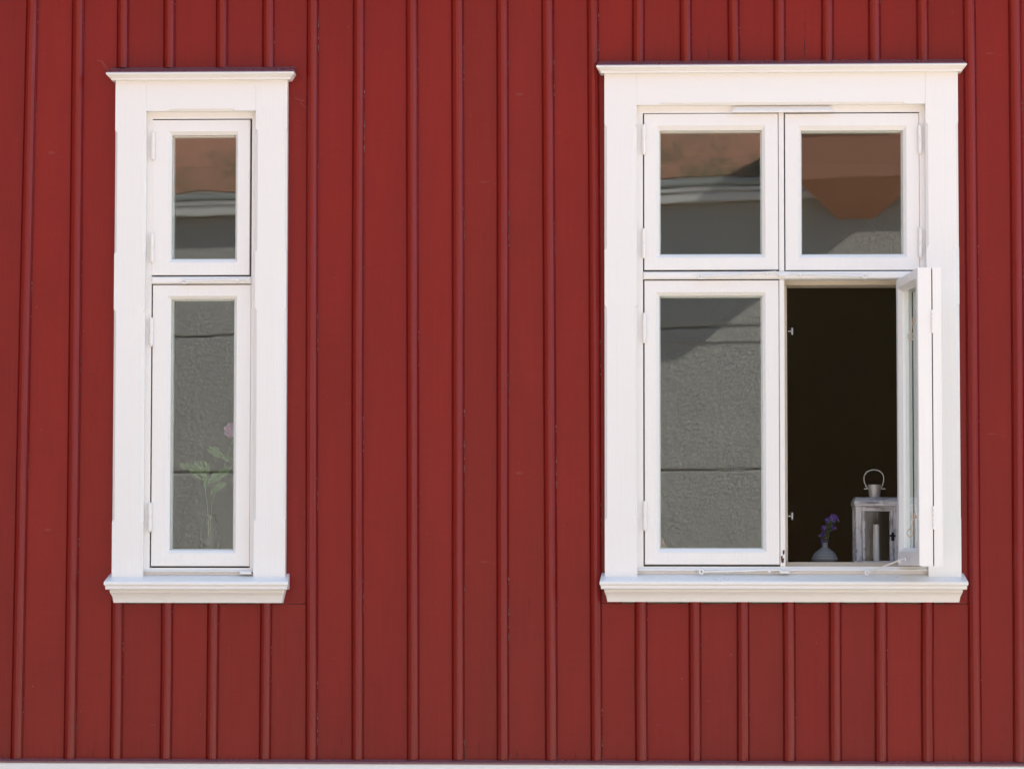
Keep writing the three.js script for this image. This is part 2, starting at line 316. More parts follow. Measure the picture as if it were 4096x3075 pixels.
function moulding(name, parent, x0, x1, prof, mat) {              // prof: [z, y, reach past x0 / x1]; mitred returns at the ends; closed towards the wall
  const a = prof.map(([z, y, r]) => [x0 - r, y, z]), b = prof.map(([z, y, r]) => [x1 + r, y, z]);
  return mesh(name, toCreasedNormals(loft([a, b]), 0.5), mat, parent, 'x');
}
function sash(parent, o, i, g, openAs) {                          // o outer edge, i where the glazing bevel starts, g glass edge (rects)
  const zf = Z_SASH, zb = Z_SASH - 0.026, e = 0.0018, ov = grow(g, 0.004);
  mesh('sash', frameLoop([[o, zb], [o, zf - e], [grow(o, -e), zf], [i, zf], [grow(g, 0.0008), zf - 0.0095], [g, zf - 0.0115], [g, zb]]), M.white, parent, 'y');
  const zi = zb - 0.002, zk = zi - 0.04, gi = grow(g, -0.0035);
  mesh('inner_sash', frameLoop([[o, zk], [o, zi], [gi, zi], [gi, zk + 0.012], [grow(gi, 0.01), zk]]), M.white, parent, 'y');
  const pane = (name, q, z, mat) => { const w = q.x1 - q.x0, h = q.y1 - q.y0, pg = new THREE.PlaneGeometry(w, h); pg.translate((q.x0 + q.x1) / 2, (q.y0 + q.y1) / 2, z); const m = new THREE.Mesh(boxUV(pg, 'y', 0.55), mat); m.name = name; m.castShadow = m.receiveShadow = true; parent.add(m); };
  pane('pane', ov, zf - 0.0165, M.glass); pane('inner_pane', grow(gi, 0.003), zk + 0.02, M.innerGlass);
}
function hinge(parent, px, y0p, y1p) {
  const z = Z_SASH + 0.006, x = wx(px, (y0p + y1p) / 2, z), ya = wy(px, y1p, z), yb = wy(px, y0p, z), h = yb - ya, ym = (ya + yb) / 2, parts = [];
  for (const [c, l] of [[ya + h * 0.25, h * 0.485], [ya + h * 0.75, h * 0.485]]) { const g = new THREE.CylinderGeometry(0.0062, 0.0062, l, 14); g.translate(x, c, z); parts.push(g.toNonIndexed()); }
  for (const s of [ya - 0.0015, yb + 0.0015]) { const g = new THREE.SphereGeometry(0.0052, 12, 8); g.translate(x, s, z); parts.push(g.toNonIndexed()); }
  const pin = new THREE.CylinderGeometry(0.004, 0.004, h, 10); pin.translate(x, ym, z); parts.push(pin.toNonIndexed());
  const leaf = solid(x - 0.002, x + 0.002, ya + 0.004, yb - 0.004, Z_SASH - 0.02, z); leaf.setAttribute('uv', new THREE.BufferAttribute(new Float32Array(leaf.attributes.position.count * 2), 2)); parts.push(leaf);
  mesh('hinge', mergeGeometries(parts.map((g) => { if (!g.attributes.normal) g.computeVertexNormals(); return g; })), M.whiteGloss, parent, 'y');
}
function stay(parent, eye, end, sag = 0.004) {                     // painted window stay: eye at one end, hooked tip at the other (points [x, y, z])
  const ring = new THREE.TorusGeometry(0.0062, 0.0024, 8, 18); ring.translate(...eye);
  const d = [end[0] - eye[0], end[1] - eye[1], end[2] - eye[2]], at = (t, up = 0) => [eye[0] + d[0] * t, eye[1] + d[1] * t + up, eye[2] + d[2] * t];
  const rod = tube([at(0.03), at(0.3, sag * 0.3), at(0.6, sag * 0.6), at(0.9, sag), at(1.0, sag * 0.6), at(1.01, -0.006)], 0.0026, 30, 8);
  const knob = new THREE.SphereGeometry(0.0045, 10, 8); knob.translate(...at(0.86, -0.002));
  mesh('window_stay', mergeGeometries([ring, rod, knob].map((g) => g.toNonIndexed())), M.whiteGloss, parent, 'x');
}

function windowParts(name, label, s) {                            // s: pixel measurements
  const w = group(name, house); w.userData.label = label;
  const c = s.casing, z = Z_CASE;
  const X = { ol: (wx(c.outer[0][0], 330, z) + wx(c.outer[0][1], 2290, z)) / 2, il: (wx(c.inner[0][0], 450, z) + wx(c.inner[0][1], 2290, z)) / 2, ir: (wx(c.inner[1][0], 450, z) + wx(c.inner[1][1], 2290, z)) / 2, or: (wx(c.outer[1][0], 330, z) + wx(c.outer[1][1], 2290, z)) / 2 };
  const xm = s.mid, yCap = wy(xm, s.capBottom, z + 0.02), ySill = wy(xm, s.sillBack, z), yHead = wy(xm, s.headBottom, z);
  const ch = s.chamfers.map(([a, b]) => [wy(xm, b, z), wy(xm, a, z)]).sort((a, b) => a[0] - b[0]);
  casingBoard(w, X.ol, X.il, ySill - 0.01, yCap + 0.012, ch); casingBoard(w, X.ir, X.or, ySill - 0.01, yCap + 0.012, ch.map(([a, b]) => [a + 0.004, b + 0.003]));
  headBoard(w, X.il + 0.0002, X.ir - 0.0002, yHead, yCap + 0.012, wx(s.headChamfer[0], s.headBottom, z), wx(s.headChamfer[1], s.headBottom, z));
  // cap over the window: white moulded nose, painted sloping top
  const yT = wy(xm, s.capNose, 0.066), H = yT - yCap;
  moulding('drip_cap', w, X.ol, X.or, [[0.0005, yCap, 0.0105], [0.051, yCap, 0.0105], [0.0512, yCap + 0.005, 0.011], [0.0545, yCap + H * 0.36, 0.014], [0.0605, yCap + H * 0.55, 0.0195], [0.066, yCap + H * 0.72, 0.0235], [0.067, yCap + H * 0.88, 0.0245], [0.0645, yT, 0.0228], [0.0005, yT, 0.0228]], M.white);
  const yB = wy(xm, s.capBack, 0.001);
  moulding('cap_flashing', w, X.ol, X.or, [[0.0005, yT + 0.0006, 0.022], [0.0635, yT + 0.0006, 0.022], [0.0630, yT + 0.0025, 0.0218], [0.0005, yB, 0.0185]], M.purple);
  // sill
  const yN = wy(xm, s.sillNose, 0.082), yS1 = wy(xm, s.sillNose + 17, 0.082), yS2 = wy(xm, s.sillNose + 32, 0.08), yS3 = wy(xm, s.sillBottom, 0.05);
  moulding('sill', w, X.ol, X.or, [[-0.02, yS2, 0.009], [0.076, yS2, 0.0105], [0.078, yS2 + 0.003, 0.0112], [0.078, yS1 - 0.001, 0.0112], [0.0805, yS1 + 0.001, 0.0140], [0.0825, yS1 + 0.004, 0.0150], [0.0825, yN - 0.003, 0.0150], [0.0800, yN, 0.0142], [Z_SASH - 0.028, ySill + 0.0105, 0.0085], [-0.02, ySill + 0.0105, 0.0085]], M.whiteGloss);
  moulding('sill_apron', w, X.ol, X.or, [[0.0008, yS3, -0.008], [0.040, yS3, -0.008], [0.0415, yS3 + 0.004, -0.007], [0.0445, yS3 + 0.018, -0.005], [0.051, yS3 + 0.026, -0.002], [0.0565, yS3 + 0.030, 0.0005], [0.0575, yS3 + 0.0335, 0.001], [0.0585, yS2 - 0.0008, 0.0015], [0.0008, yS2 - 0.0008, 0.0015]], M.white);
  // frame: a band behind the casing whose inner edge leaves the gap round the sashes
  const f = s.frame, fr = rect(f[0], f[1], f[2], f[3], Z_SASH), out = { x0: X.il - 0.03, x1: X.ir + 0.03, y0: fr.y0 - 0.035, y1: yHead + 0.03 };
  mesh('window_frame', frameLoop([[out, Z_BACK], [out, Z_SASH + 0.0], [fr, Z_SASH + 0.0], [fr, Z_BACK]]), M.white, w, 'y');
  const st = Z_SASH - 0.071; const stop = grow(fr, -0.013);
  mesh('frame_stop', frameLoop([[grow(fr, 0.001), Z_BACK + 0.001], [grow(fr, 0.001), st], [stop, st], [stop, Z_BACK + 0.001]]), M.rawWood, w, 'y');
  const dy = rect(f[0], f[3], f[2], s.sillBack, Z_SASH);
  mesh('frame_ledge', solid(X.il + 0.001, X.ir - 0.001, ySill + 0.011, wy(xm, s.ledgeTop, 0.024), Z_SASH + 0.0005, 0.024, 0.003), M.whiteGloss, w, 'x');
  s.hinges.forEach((h) => hinge(w, ...h));
  return { w, X, fr, stop, st, yHead, ySill };
}

// narrow window
const LW = windowParts('window', 'narrow white window of two small sashes one above the other', {
  mid: 800, casing: { outer: [[463, 442], [1150, 1138]], inner: [[585, 568], [1023, 1010]] },
  capBottom: 317, capNose: 287, capBack: 268, headBottom: 443, headChamfer: [668, 942], sillBack: 2301, sillNose: 2326, sillBottom: 2411, ledgeTop: 2283,
  chamfers: [[518, 1016], [1234, 2090]], frame: [603, 475, 1003, 2271],
  hinges: [[611, 533, 632], [607, 940, 1043], [604, 1277, 1378], [599, 2017, 2119]],
});
function crossBar(win, x0, x1, y0, y1) { mesh('transom', solid(x0, x1, y0, y1, Z_BACK + 0.002, Z_SASH + 0.007, 0.004), M.whiteGloss, win.w, 'x'); mesh('transom_stop', solid(x0 + 0.001, x1 - 0.001, y0 - 0.012, y1 + 0.012, Z_BACK + 0.003, win.st - 0.0004), M.rawWood, win.w, 'x'); }
crossBar(LW, LW.fr.x0 + 0.0004, LW.fr.x1 - 0.0004, wy(800, 1135, Z_SASH), wy(800, 1107, Z_SASH));
sash(LW.w, rect(606, 479, 998, 1100, Z_SASH), rect(670, 525, 949, 1050, Z_SASH), rect(684, 539, 941, 1036, Z_SASH));
sash(LW.w, rect(606, 1139, 1000, 2264, Z_SASH), rect(664, 1183, 944, 2212, Z_SASH), rect(679, 1195, 933, 2200, Z_SASH));
stay(LW.w, [wx(735, 1125, 0.024), wy(735, 1125, 0.024), 0.024], [wx(985, 1121, 0.024), wy(985, 1120, 0.024), 0.024], 0.003);
mesh('stay_bracket', solid(wx(958, 2290, 0.03), wx(1004, 2290, 0.03), wy(980, 2297, 0.03), wy(980, 2286, 0.03), 0.024, 0.033, 0.003), M.whiteGloss, LW.w, 'x');

// wide window
const RW = windowParts('window', 'wide white window with four sashes, the lower right one standing open', {
  mid: 3120, casing: { outer: [[2418, 2419], [3834, 3847]], inner: [[2547, 2550], [3706, 3713]] },
  capBottom: 287, capNose: 256, capBack: 240, headBottom: 417, headChamfer: [2632, 3624], sillBack: 2298, sillNose: 2325, sillBottom: 2408, ledgeTop: 2276,
  chamfers: [[492, 1000], [1218, 2082]], frame: [2573, 450, 3684, 2266],
  hinges: [[2576, 505, 610], [2576, 920, 1025], [2578, 1258, 1364], [2581, 2010, 2115], [3681, 505, 608], [3683, 916, 1023]],
});
{
  const yt0 = wy(3120, 1116, Z_SASH), yt1 = wy(3120, 1086, Z_SASH), mx0 = wx(3119, 1500, Z_SASH), mx1 = wx(3140, 1500, Z_SASH), w = RW.w;
  crossBar(RW, RW.fr.x0 + 0.0004, RW.fr.x1 - 0.0004, yt0, yt1);
  for (const [a, b] of [[RW.fr.y0 + 0.0004, yt0 - 0.0004], [yt1 + 0.0004, RW.fr.y1 - 0.0004]]) {
    mesh('mullion', solid(mx0, mx1, a, b, Z_BACK + 0.002, Z_SASH + 0.002, 0.002), M.white, w, 'y');
    mesh('mullion_stop', solid(mx0 - 0.011, mx1 + 0.011, a + 0.0125, b - 0.0125, Z_BACK + 0.003, RW.st - 0.0008), M.rawWood, w, 'y');
  }
  sash(w, rect(2577, 454, 3114, 1079, Z_SASH), rect(2625, 501, 3062, 1030, Z_SASH), rect(2639, 520, 3049, 1017, Z_SASH));
  sash(w, rect(3142, 453, 3679, 1080, Z_SASH), rect(3192, 501, 3628, 1030, Z_SASH), rect(3206, 520, 3615, 1017, Z_SASH));
  sash(w, rect(2579, 1121, 3118, 2258, Z_SASH), rect(2625, 1168, 3065, 2210, Z_SASH), rect(2639, 1182, 3052, 2195, Z_SASH));
  // weather strip over the meeting of the upper sashes
  const xa = wx(2930, 440, 0.02), xb = wx(3335, 440, 0.02), ya = wy(3130, 449, 0.02), yb = wy(3130, 424, 0.02);
  moulding('weather_strip', w, xa, xb, [[Z_SASH + 0.0006, ya, 0], [0.026, ya, 0.0], [0.027, ya + 0.004, 0], [0.016, yb, -0.006], [Z_SASH + 0.0006, yb, -0.006]], M.whiteGloss);
  const P = (px, py, z) => { const p = W(px, py, z); return [p.x, p.y, p.z]; };
  stay(w, P(2800, 1106, 0.026), P(3112, 1092, 0.026), 0.004);
  stay(w, P(3460, 1104, 0.026), P(3160, 1096, 0.026), 0.002);
  stay(w, P(2806, 2287, 0.033), P(3122, 2284, 0.033), 0.003);
  stay(w, P(3470, 2291, 0.034), P(3622, 2236, 0.225), 0.003);
  mesh('stay_bracket', solid(wx(3112, 1096, 0.02), wx(3140, 1096, 0.02), wy(3126, 1106, 0.02), wy(3126, 1096, 0.02), Z_SASH + 0.0075, 0.026, 0.002), M.whiteGloss, w, 'x');
  mesh('stay_bracket', solid(wx(3122, 2288, 0.03), wx(3160, 2288, 0.03), wy(3140, 2294, 0.03), wy(3140, 2283, 0.03), 0.0242, 0.034, 0.002), M.whiteGloss, w, 'x');
  // keeps of the catch on the mullion side of the opening
  for (const py of [1325, 2064]) {
    const a = P(3160, py, -0.075), k = mergeGeometries([solid(a[0] - 0.006, a[0] + 0.008, a[1] - 0.0025, a[1] + 0.0025, -0.08, -0.072), solid(a[0] + 0.004, a[0] + 0.0105, a[1] - 0.011, a[1] + 0.011, -0.081, -0.07)]);
    mesh('catch_keep', k, M.steel, w, 'y');
  }
  // rotten foot of the mullion
  const rot = (px, py, a, b) => { const p = P(px, py, Z_SASH + 0.0026), sh = []; for (let i = 0; i < 9; i++) { const t = i / 9 * Math.PI * 2, k = rr(0.6, 1.15); sh.push(new THREE.Vector2(Math.cos(t) * a * k, Math.sin(t) * b * k)); } const g = new THREE.ExtrudeGeometry(new THREE.Shape(sh), { depth: 0.0012, bevelEnabled: false }); g.translate(p[0], p[1], p[2]); mesh('rotten_patch', g, M.rot, w, 'y'); };
  rot(3136, 2208, 0.0035, 0.008); rot(3131, 2240, 0.0065, 0.009); rot(3128, 2228, 0.003, 0.006);
}
// the open sash: swung outwards on the right-hand jamb, two coupled frames with a narrow joint between them
{
  const zh = 0.014, far = W(3589, 1700, zh), near = W(3675, 1700, zh + 0.4), dx = near.x - far.x, len = Math.hypot(dx, near.z - far.z);
  const ux = dx / len, uz = (near.z - far.z) / len;                 // along the sash, hinge -> free edge
  const tx = uz, tz = -ux;                                          // thickness, room side -> weather side (to the right)
  const y1 = wy(3589, 1120, zh), y0 = wy(3589, 2261, zh);
  const P = (u, y, t) => [far.x + ux * u + tx * t, y, far.z + uz * u + tz * t];
  const ringOf = (l, b, r, t, th) => [P(l, b, th), P(r, b, th), P(r, t, th), P(l, t, th)];
  const band = (rings) => { const r = [...rings, rings[0]]; return flipped(loft(r, false)); };
  const A = 0.047, B = 0.042, T = 0.04, Bo = 0.052, w = RW.w, e = 0.0018;
  const inner = band([ringOf(0, y0, len, y1, 0.040), ringOf(0, y0, len, y1, e), ringOf(e, y0 + e, len - e, y1 - e, 0), ringOf(A - 0.016, y0 + Bo - 0.012, len - B + 0.012, y1 - T + 0.012, 0), ringOf(A, y0 + Bo, len - B, y1 - T, 0.012), ringOf(A, y0 + Bo, len - B, y1 - T, 0.040)]);
  mesh('open_sash', flippedIfInward(inner, P(len / 2, (y0 + y1) / 2, 0.02)), M.white, w, 'y').userData.label = 'sash swung open at a right angle to the wall';
  const outer = band([ringOf(0, y0, len, y1, 0.068), ringOf(0, y0, len, y1, 0.0435), ringOf(A + 0.003, y0 + Bo, len - B, y1 - T, 0.0435), ringOf(A + 0.003, y0 + Bo, len - B, y1 - T, 0.060), ringOf(A - 0.015, y0 + Bo - 0.014, len - B + 0.014, y1 - T + 0.014, 0.068)]);
  mesh('open_outer_sash', flippedIfInward(outer, P(len / 2, (y0 + y1) / 2, 0.055)), M.white, w, 'y');
  const seal = band([ringOf(0.006, y0 + 0.006, len - 0.006, y1 - 0.006, 0.0434), ringOf(0.006, y0 + 0.006, len - 0.006, y1 - 0.006, 0.0402), ringOf(0.03, y0 + 0.03, len - 0.03, y1 - 0.03, 0.0402), ringOf(0.03, y0 + 0.03, len - 0.03, y1 - 0.03, 0.0434)]);
  mesh('sash_joint', seal, M.seal, w, 'y');
  for (const [t, mat, nm] of [[0.016, M.innerGlass, 'inner_pane'], [0.055, M.glass, 'pane']]) {
    const q = ringOf(A - 0.002, y0 + Bo - 0.002, len - B + 0.002, y1 - T + 0.002, t), g = fromQuads([q]); const m = new THREE.Mesh(boxUV(g, 'y', 0.6), mat); m.name = nm; m.castShadow = m.receiveShadow = true; w.add(m);
  }
  // coupling hinges on the free edge
  for (const py of [1285, 2070]) { const yc = wy(3730, py, near.z); const k = []; for (let i = -2; i <= 2; i++) { const g = new THREE.CylinderGeometry(0.0042, 0.0042, 0.0125, 10); const p = P(len + 0.001, yc + i * 0.0135, 0.0418); g.translate(...p); k.push(g.toNonIndexed()); } mesh('coupling_hinge', mergeGeometries(k), M.whiteGloss, w, 'y'); }
  // hooks hanging on the room side of the free stile
  const hook = (py, swing) => {
    const yc = wy(3665, py, near.z), u = len - 0.03, parts = [];
    const t1 = new THREE.TorusGeometry(0.0062, 0.0022, 8, 16); t1.rotateY(0.35); t1.translate(...P(u, yc, -0.010)); parts.push(t1);
    parts.push(tube([P(u, yc - 0.006, -0.011), P(u - 0.002, yc - 0.022, -0.012 - swing * 0.3), P(u - 0.004, yc - 0.036, -0.013 - swing * 0.6)], 0.0021, 12, 8));
    const t2 = new THREE.TorusGeometry(0.0088, 0.0019, 8, 18); t2.scale(1, 1.25, 1); t2.rotateY(0.35); t2.translate(...P(u - 0.004, yc - 0.047, -0.013 - swing)); parts.push(t2);
    parts.push(tube([P(u, yc, 0.002), P(u, yc, -0.006), P(u, yc, -0.010)], 0.0024, 6, 8));
    mesh('sash_hook', mergeGeometries(parts.map((g) => g.toNonIndexed())), M.brass, w, 'y');
  };
  hook(1278, 0.002); hook(2065, 0.008);
}
function flippedIfInward(g, c) { const p = g.attributes.position; let s = 0; const a = new THREE.Vector3(), b = new THREE.Vector3(), d = new THREE.Vector3(); for (let i = 0; i < p.count; i += 3) { a.fromBufferAttribute(p, i); b.fromBufferAttribute(p, i + 1); d.fromBufferAttribute(p, i + 2); s += a.clone().sub(new THREE.Vector3(...c)).dot(b.sub(a).cross(d.sub(a))); } return s < 0 ? flipped(g) : g; }

/* ---- wall core, room behind the windows, roof ---- */
{
  const sh = new THREE.Shape(); sh.moveTo(WALL_X0, 0.72); sh.lineTo(WALL_X1, 0.72); sh.lineTo(WALL_X1, EAVE_Y); sh.lineTo(WALL_X0, EAVE_Y); sh.closePath();
  for (const q of [LW, RW]) { const o = { x0: q.X.il - 0.031, x1: q.X.ir + 0.031, y0: q.fr.y0 - 0.036, y1: q.yHead + 0.031 }, h = new THREE.Path(); h.moveTo(o.x0, o.y0); h.lineTo(o.x0, o.y1); h.lineTo(o.x1, o.y1); h.lineTo(o.x1, o.y0); h.closePath(); sh.holes.push(h); }
  const g = new THREE.ExtrudeGeometry(sh, { depth: 0.149, bevelEnabled: false }); g.translate(0, 0, -0.1725);
  mesh('wall_core', g, M.room, house, 'y');
  const D = -4.2, room = group('room', house), X0 = -3.1, X1 = 3.6, Y0 = 0.85, Y1 = 3.3;
  mesh('room_floor', solid(X0, X1, Y0 - 0.1, Y0, D, -0.174), M.roomFloor, room, 'x');
  mesh('room_ceiling', solid(X0, X1, Y1, Y1 + 0.1, D, -0.174), M.room, room, 'x');
  mesh('room_wall', solid(X0 - 0.1, X0 - 0.001, Y0 - 0.1, Y1 + 0.1, D, -0.174), M.room, room, 'y');
  mesh('room_wall', solid(X1 + 0.001, X1 + 0.1, Y0 - 0.1, Y1 + 0.1, D, -0.174), M.room, room, 'y');
  mesh('room_wall', solid(X0 - 0.1, X1 + 0.1, Y0 - 0.1, Y1 + 0.1, D - 0.1, D - 0.001), M.room, room, 'y');
  for (const q of [LW, RW]) mesh('window_board', solid(q.X.il - 0.05, q.X.ir + 0.05, 1.515, 1.545, -0.46, -0.1735, 0.004), M.rawWood, room, 'x');
  const R = 5.4, roof = loft([WALL_X0 - 0.3, WALL_X1 + 0.3].map((x) => [[x, EAVE_Y + 0.02, 0.2], [x, R, -4.2], [x, EAVE_Y + 0.02, -8.8], [x, EAVE_Y - 0.1, -8.8], [x, R - 0.14, -4.2], [x, EAVE_Y - 0.06, 0.2]]));
  mesh('roof', roof, M.terracotta, house, 'x', 6);
  mesh('eave_soffit', solid(WALL_X0 - 0.2, WALL_X1 + 0.2, EAVE_Y - 0.05, EAVE_Y - 0.03, -0.16, 0.17), M.white, house, 'x');
  for (const x of [WALL_X0, WALL_X1 - 0.12]) mesh('side_wall', solid(x, x + 0.12, 0, EAVE_Y, -8.4, -0.2525), M.red[0], house, 'y');
  for (const x of [WALL_X0, WALL_X1 - 0.12]) mesh('gable', loft([x, x + 0.12].map((q) => [[q, EAVE_Y + 0.001, -8.4], [q, R - 0.16, -4.2], [q, EAVE_Y + 0.001, -0.1]])), M.red[0], house, 'y');
  mesh('back_wall', solid(WALL_X0, WALL_X1, 0, EAVE_Y, -8.55, -8.401), M.red[0], house, 'y');
}

/* ---- cracks in the boards ---- */
{
  const crack = (px, y0, y1, w) => {
    const n = 6, L = [], Rr = [];
    for (let i = 0; i <= n; i++) { const t = i / n, p = W(px + rr(-1.6, 1.6), y0 + (y1 - y0) * t, 0.0008), h = w * (0.25 + Math.sin(Math.PI * Math.min(1, t + 0.12)) * rr(0.5, 1)); L.push([p.x - h, p.y, 0.0008]); Rr.push([p.x + h, p.y, 0.0008]); }
    const q = []; for (let i = 0; i < n; i++) q.push([L[i + 1], Rr[i + 1], Rr[i], L[i]]);
    mesh('crack', fromQuads(q), M.seal, house, 'y');
  };
  for (const c of [[2836, 136, 178, 0.0006], [2835, 196, 238, 0.0009], [3221, 40, 60, 0.0006], [3221, 85, 130, 0.0008], [3219, 150, 236, 0.0011], [1338, 2990, 3034, 0.0005], [1366, 2945, 2985, 0.0006], [1916, 2960, 3036, 0.0007], [2068, 3005, 3035, 0.0009], [2104, 3010, 3036, 0.0006], [2302, 3010, 3034, 0.0009], [565, 2965, 3005, 0.0005], [370, 3000, 3030, 0.0006], [2471, 3020, 3042, 0.0008], [3815, 3020, 3044, 0.0006], [2117, 2390, 2440, 0.0005]]) crack(...c);
}

/* ---- cobweb threads beside the caps ---- */
{
  const w = (pts, r, label) => tag(mesh(numbered('cobweb'), tube(pts.map(([x, y, z]) => { const p = W(x, y, z); return [p.x, p.y, p.z]; }), r, 14, 4), M.web, scene, 'y'), label, 'cobweb');
  w([[388, 241, 0.004], [405, 245, 0.02], [420, 262, 0.045], [431, 282, 0.06]], 0.0004, 'longer cobweb thread above the corner of the narrow window cap');
  w([[404, 247, 0.004], [413, 262, 0.03], [420, 276, 0.05]], 0.0003, 'shorter cobweb thread above the corner of the narrow window cap');
  w([[1178, 392, 0.003], [1195, 398, 0.012], [1218, 403, 0.018]], 0.0003, 'upper cobweb strand between the narrow window and a batten');
  w([[1200, 410, 0.003], [1212, 422, 0.014], [1228, 434, 0.02]], 0.0003, 'lower cobweb strand between the narrow window and a batten');
}

/* ================= things on the window boards ================= */
const SILL_Y = 1.5453;
{ // lantern
  const z0 = -0.345, zf = z0 + 0.07, xl = wx(3424, 2100, zf), xr = wx(3600, 2100, zf), w = xr - xl, d = 0.14, xc = (xl + xr) / 2, zb = zf - d;
  const yTop = wy(3500, 2023, zf), yRoof = wy(3500, 1989, z0), L = group('lantern');
  tag(L, 'weathered whitewashed wooden lantern with glass sides and ring handle in the open window', 'lantern');
  const post = 0.019;
  mesh('base', solid(xl - 0.006, xr + 0.006, SILL_Y, SILL_Y + 0.018, zb - 0.006, zf + 0.006), M.lanternWood, L, 'x', 0.3);
  for (const [x, z] of [[xl, zf - post], [xr - post, zf - post], [xl, zb], [xr - post, zb]]) mesh('post', solid(x, x + post, SILL_Y + 0.0182, yTop, z, z + post, 0.001), M.lanternWood, L, 'y', 0.3);
  const rail = (a, b, z, n) => mesh(n, solid(a, b, yTop - 0.016, yTop - 0.0005, z, z + 0.012), M.lanternWood, L, 'x', 0.3);
  rail(xl + post + 0.0003, xr - post - 0.0003, zf - 0.016, 'rail'); rail(xl + post + 0.0003, xr - post - 0.0003, zb + 0.004, 'rail');
  for (const x of [xl + post + 0.001, xr - post - 0.011]) mesh('door_stile', solid(x, x + 0.010, SILL_Y + 0.0185, yTop - 0.0165, zf - 0.013, zf - 0.003), M.lanternWood, L, 'y', 0.3);
  // coved top
  const cove = loft([[0.003, yTop, 0.004], [0.004, yTop + 0.013, 0.004], [0.001, yTop + 0.018, -0.004], [-0.002, yTop + 0.024, -0.018], [-0.003, yRoof, -0.045]].map(([a, y, b]) => [[xl - a, y, zf + b], [xr + a, y, zf + b], [xr + a, y, zb - b], [xl - a, y, zb - b]]));
  mesh('top', cove, M.lanternWood, L, 'x', 0.3);
  const cx = wx(3500, 1960, z0), yc1 = wy(3500, 1938, z0), cw = (wx(3525, 1960, z0) - wx(3474, 1960, z0)) / 2;
  mesh('chimney', new THREE.LatheGeometry([[cw * 0.86, yRoof - 0.001], [cw * 0.9, yRoof + 0.01], [cw * 0.97, yc1 - 0.008], [cw * 1.0, yc1 - 0.002], [cw * 1.06, yc1], [cw * 0.92, yc1 + 0.0005], [cw * 0.9, yc1 - 0.02], [0.0001, yc1 - 0.02]].map(([x, y]) => new THREE.Vector2(x, y)), 28).translate(cx, 0, z0), M.zinc, L, 'y', 0.3);
  const hp = [[3475, 1957], [3466, 1944], [3458, 1922], [3459, 1902], [3473, 1885], [3497, 1879], [3521, 1885], [3535, 1902], [3536, 1922], [3530, 1944], [3523, 1957]].map(([a, b]) => { const p = W(a, b, z0); return [p.x, p.y, p.z]; });
  mesh('handle', tube(hp, 0.0021, 50, 8), M.zinc, L, 'y', 0.3);
  for (const px of [3466, 3534]) { const g = new THREE.CylinderGeometry(0.0022, 0.0022, 0.014, 10); g.rotateZ(Math.PI / 2); const p = W(px, 1955, z0); g.translate(p.x, p.y, p.z); mesh('handle_pin', g, M.zinc, L, 'y'); }
  for (const s of [0, 1]) { const g = fromQuads([[[xl + post * s * 0 + post, SILL_Y + 0.02, s ? zb + 0.008 : zf - 0.010], [xr - post, SILL_Y + 0.02, s ? zb + 0.008 : zf - 0.010], [xr - post, yTop - 0.002, s ? zb + 0.008 : zf - 0.010], [xl + post, yTop - 0.002, s ? zb + 0.008 : zf - 0.010]]]); mesh('pane', g, M.lanternGlass, L, 'y'); }
  for (const x of [xl + 0.006, xr - 0.006]) mesh('pane', fromQuads([[[x, SILL_Y + 0.02, zf - post], [x, SILL_Y + 0.02, zb + post], [x, yTop - 0.002, zb + post], [x, yTop - 0.002, zf - post]]]), M.lanternGlass, L, 'y');
  { const p = W(3572, 2142, zf + 0.002), q = mergeGeometries([solid(p.x - 0.009, p.x + 0.009, p.y - 0.003, p.y + 0.003, zf - 0.0005, zf + 0.004), solid(p.x - 0.004, p.x + 0.005, p.y - 0.016, p.y + 0.010, zf - 0.0005, zf + 0.003)]); mesh('latch', q, M.seal, L, 'y'); }
  const kx = wx(3506, 2150, z0), kr = (wx(3519, 2150, z0) - wx(3493, 2150, z0)) / 2, ky = wy(3506, 2097, z0);
  tag(mesh(numbered('candle'), new THREE.LatheGeometry([[0.0001, SILL_Y + 0.0185], [kr, SILL_Y + 0.0185], [kr * 1.02, SILL_Y + 0.06], [kr, ky - 0.002], [kr * 0.93, ky], [kr * 0.5, ky - 0.001], [0.0001, ky - 0.0015]].map(([x, y]) => new THREE.Vector2(x, y)), 24).translate(kx, 0, z0), M.wax, scene, 'y'), 'white pillar candle standing inside the wooden lantern', 'candle');
}
function petalGeometry(len, wid, cup = 0.25, notch = 0) {          // a thin curved petal or leaf along +x with its own thickness
  const top = [], n = 7, th = 0.0004;
  for (let i = 0; i <= n; i++) { const t = i / n, w = wid * Math.pow(Math.sin(Math.PI * Math.min(0.97, 0.08 + 0.86 * t)), 0.8) * (0.55 + 0.45 * t); top.push([[len * t * (i === n ? 1 - notch : 1), cup * len * t * t, -w], [len * t, cup * len * t * t - w * 0.25, 0], [len * t * (i === n ? 1 - notch : 1), cup * len * t * t, w]]); }
  const q = [];
  for (let i = 0; i < n; i++) for (let k = 0; k < 2; k++) { const a = top[i][k], b = top[i][k + 1], c = top[i + 1][k + 1], d = top[i + 1][k]; q.push([a, b, c, d]); q.push([d, c, b, a].map(([x, y, z]) => [x, y - th, z])); }
  return fromQuads(q);
}
const leafMat = (r, g, b) => new THREE.MeshPhysicalMaterial({ color: new THREE.Color().setRGB(r, g, b), roughness: 0.8, transmission: 0.35, thickness: 0 });
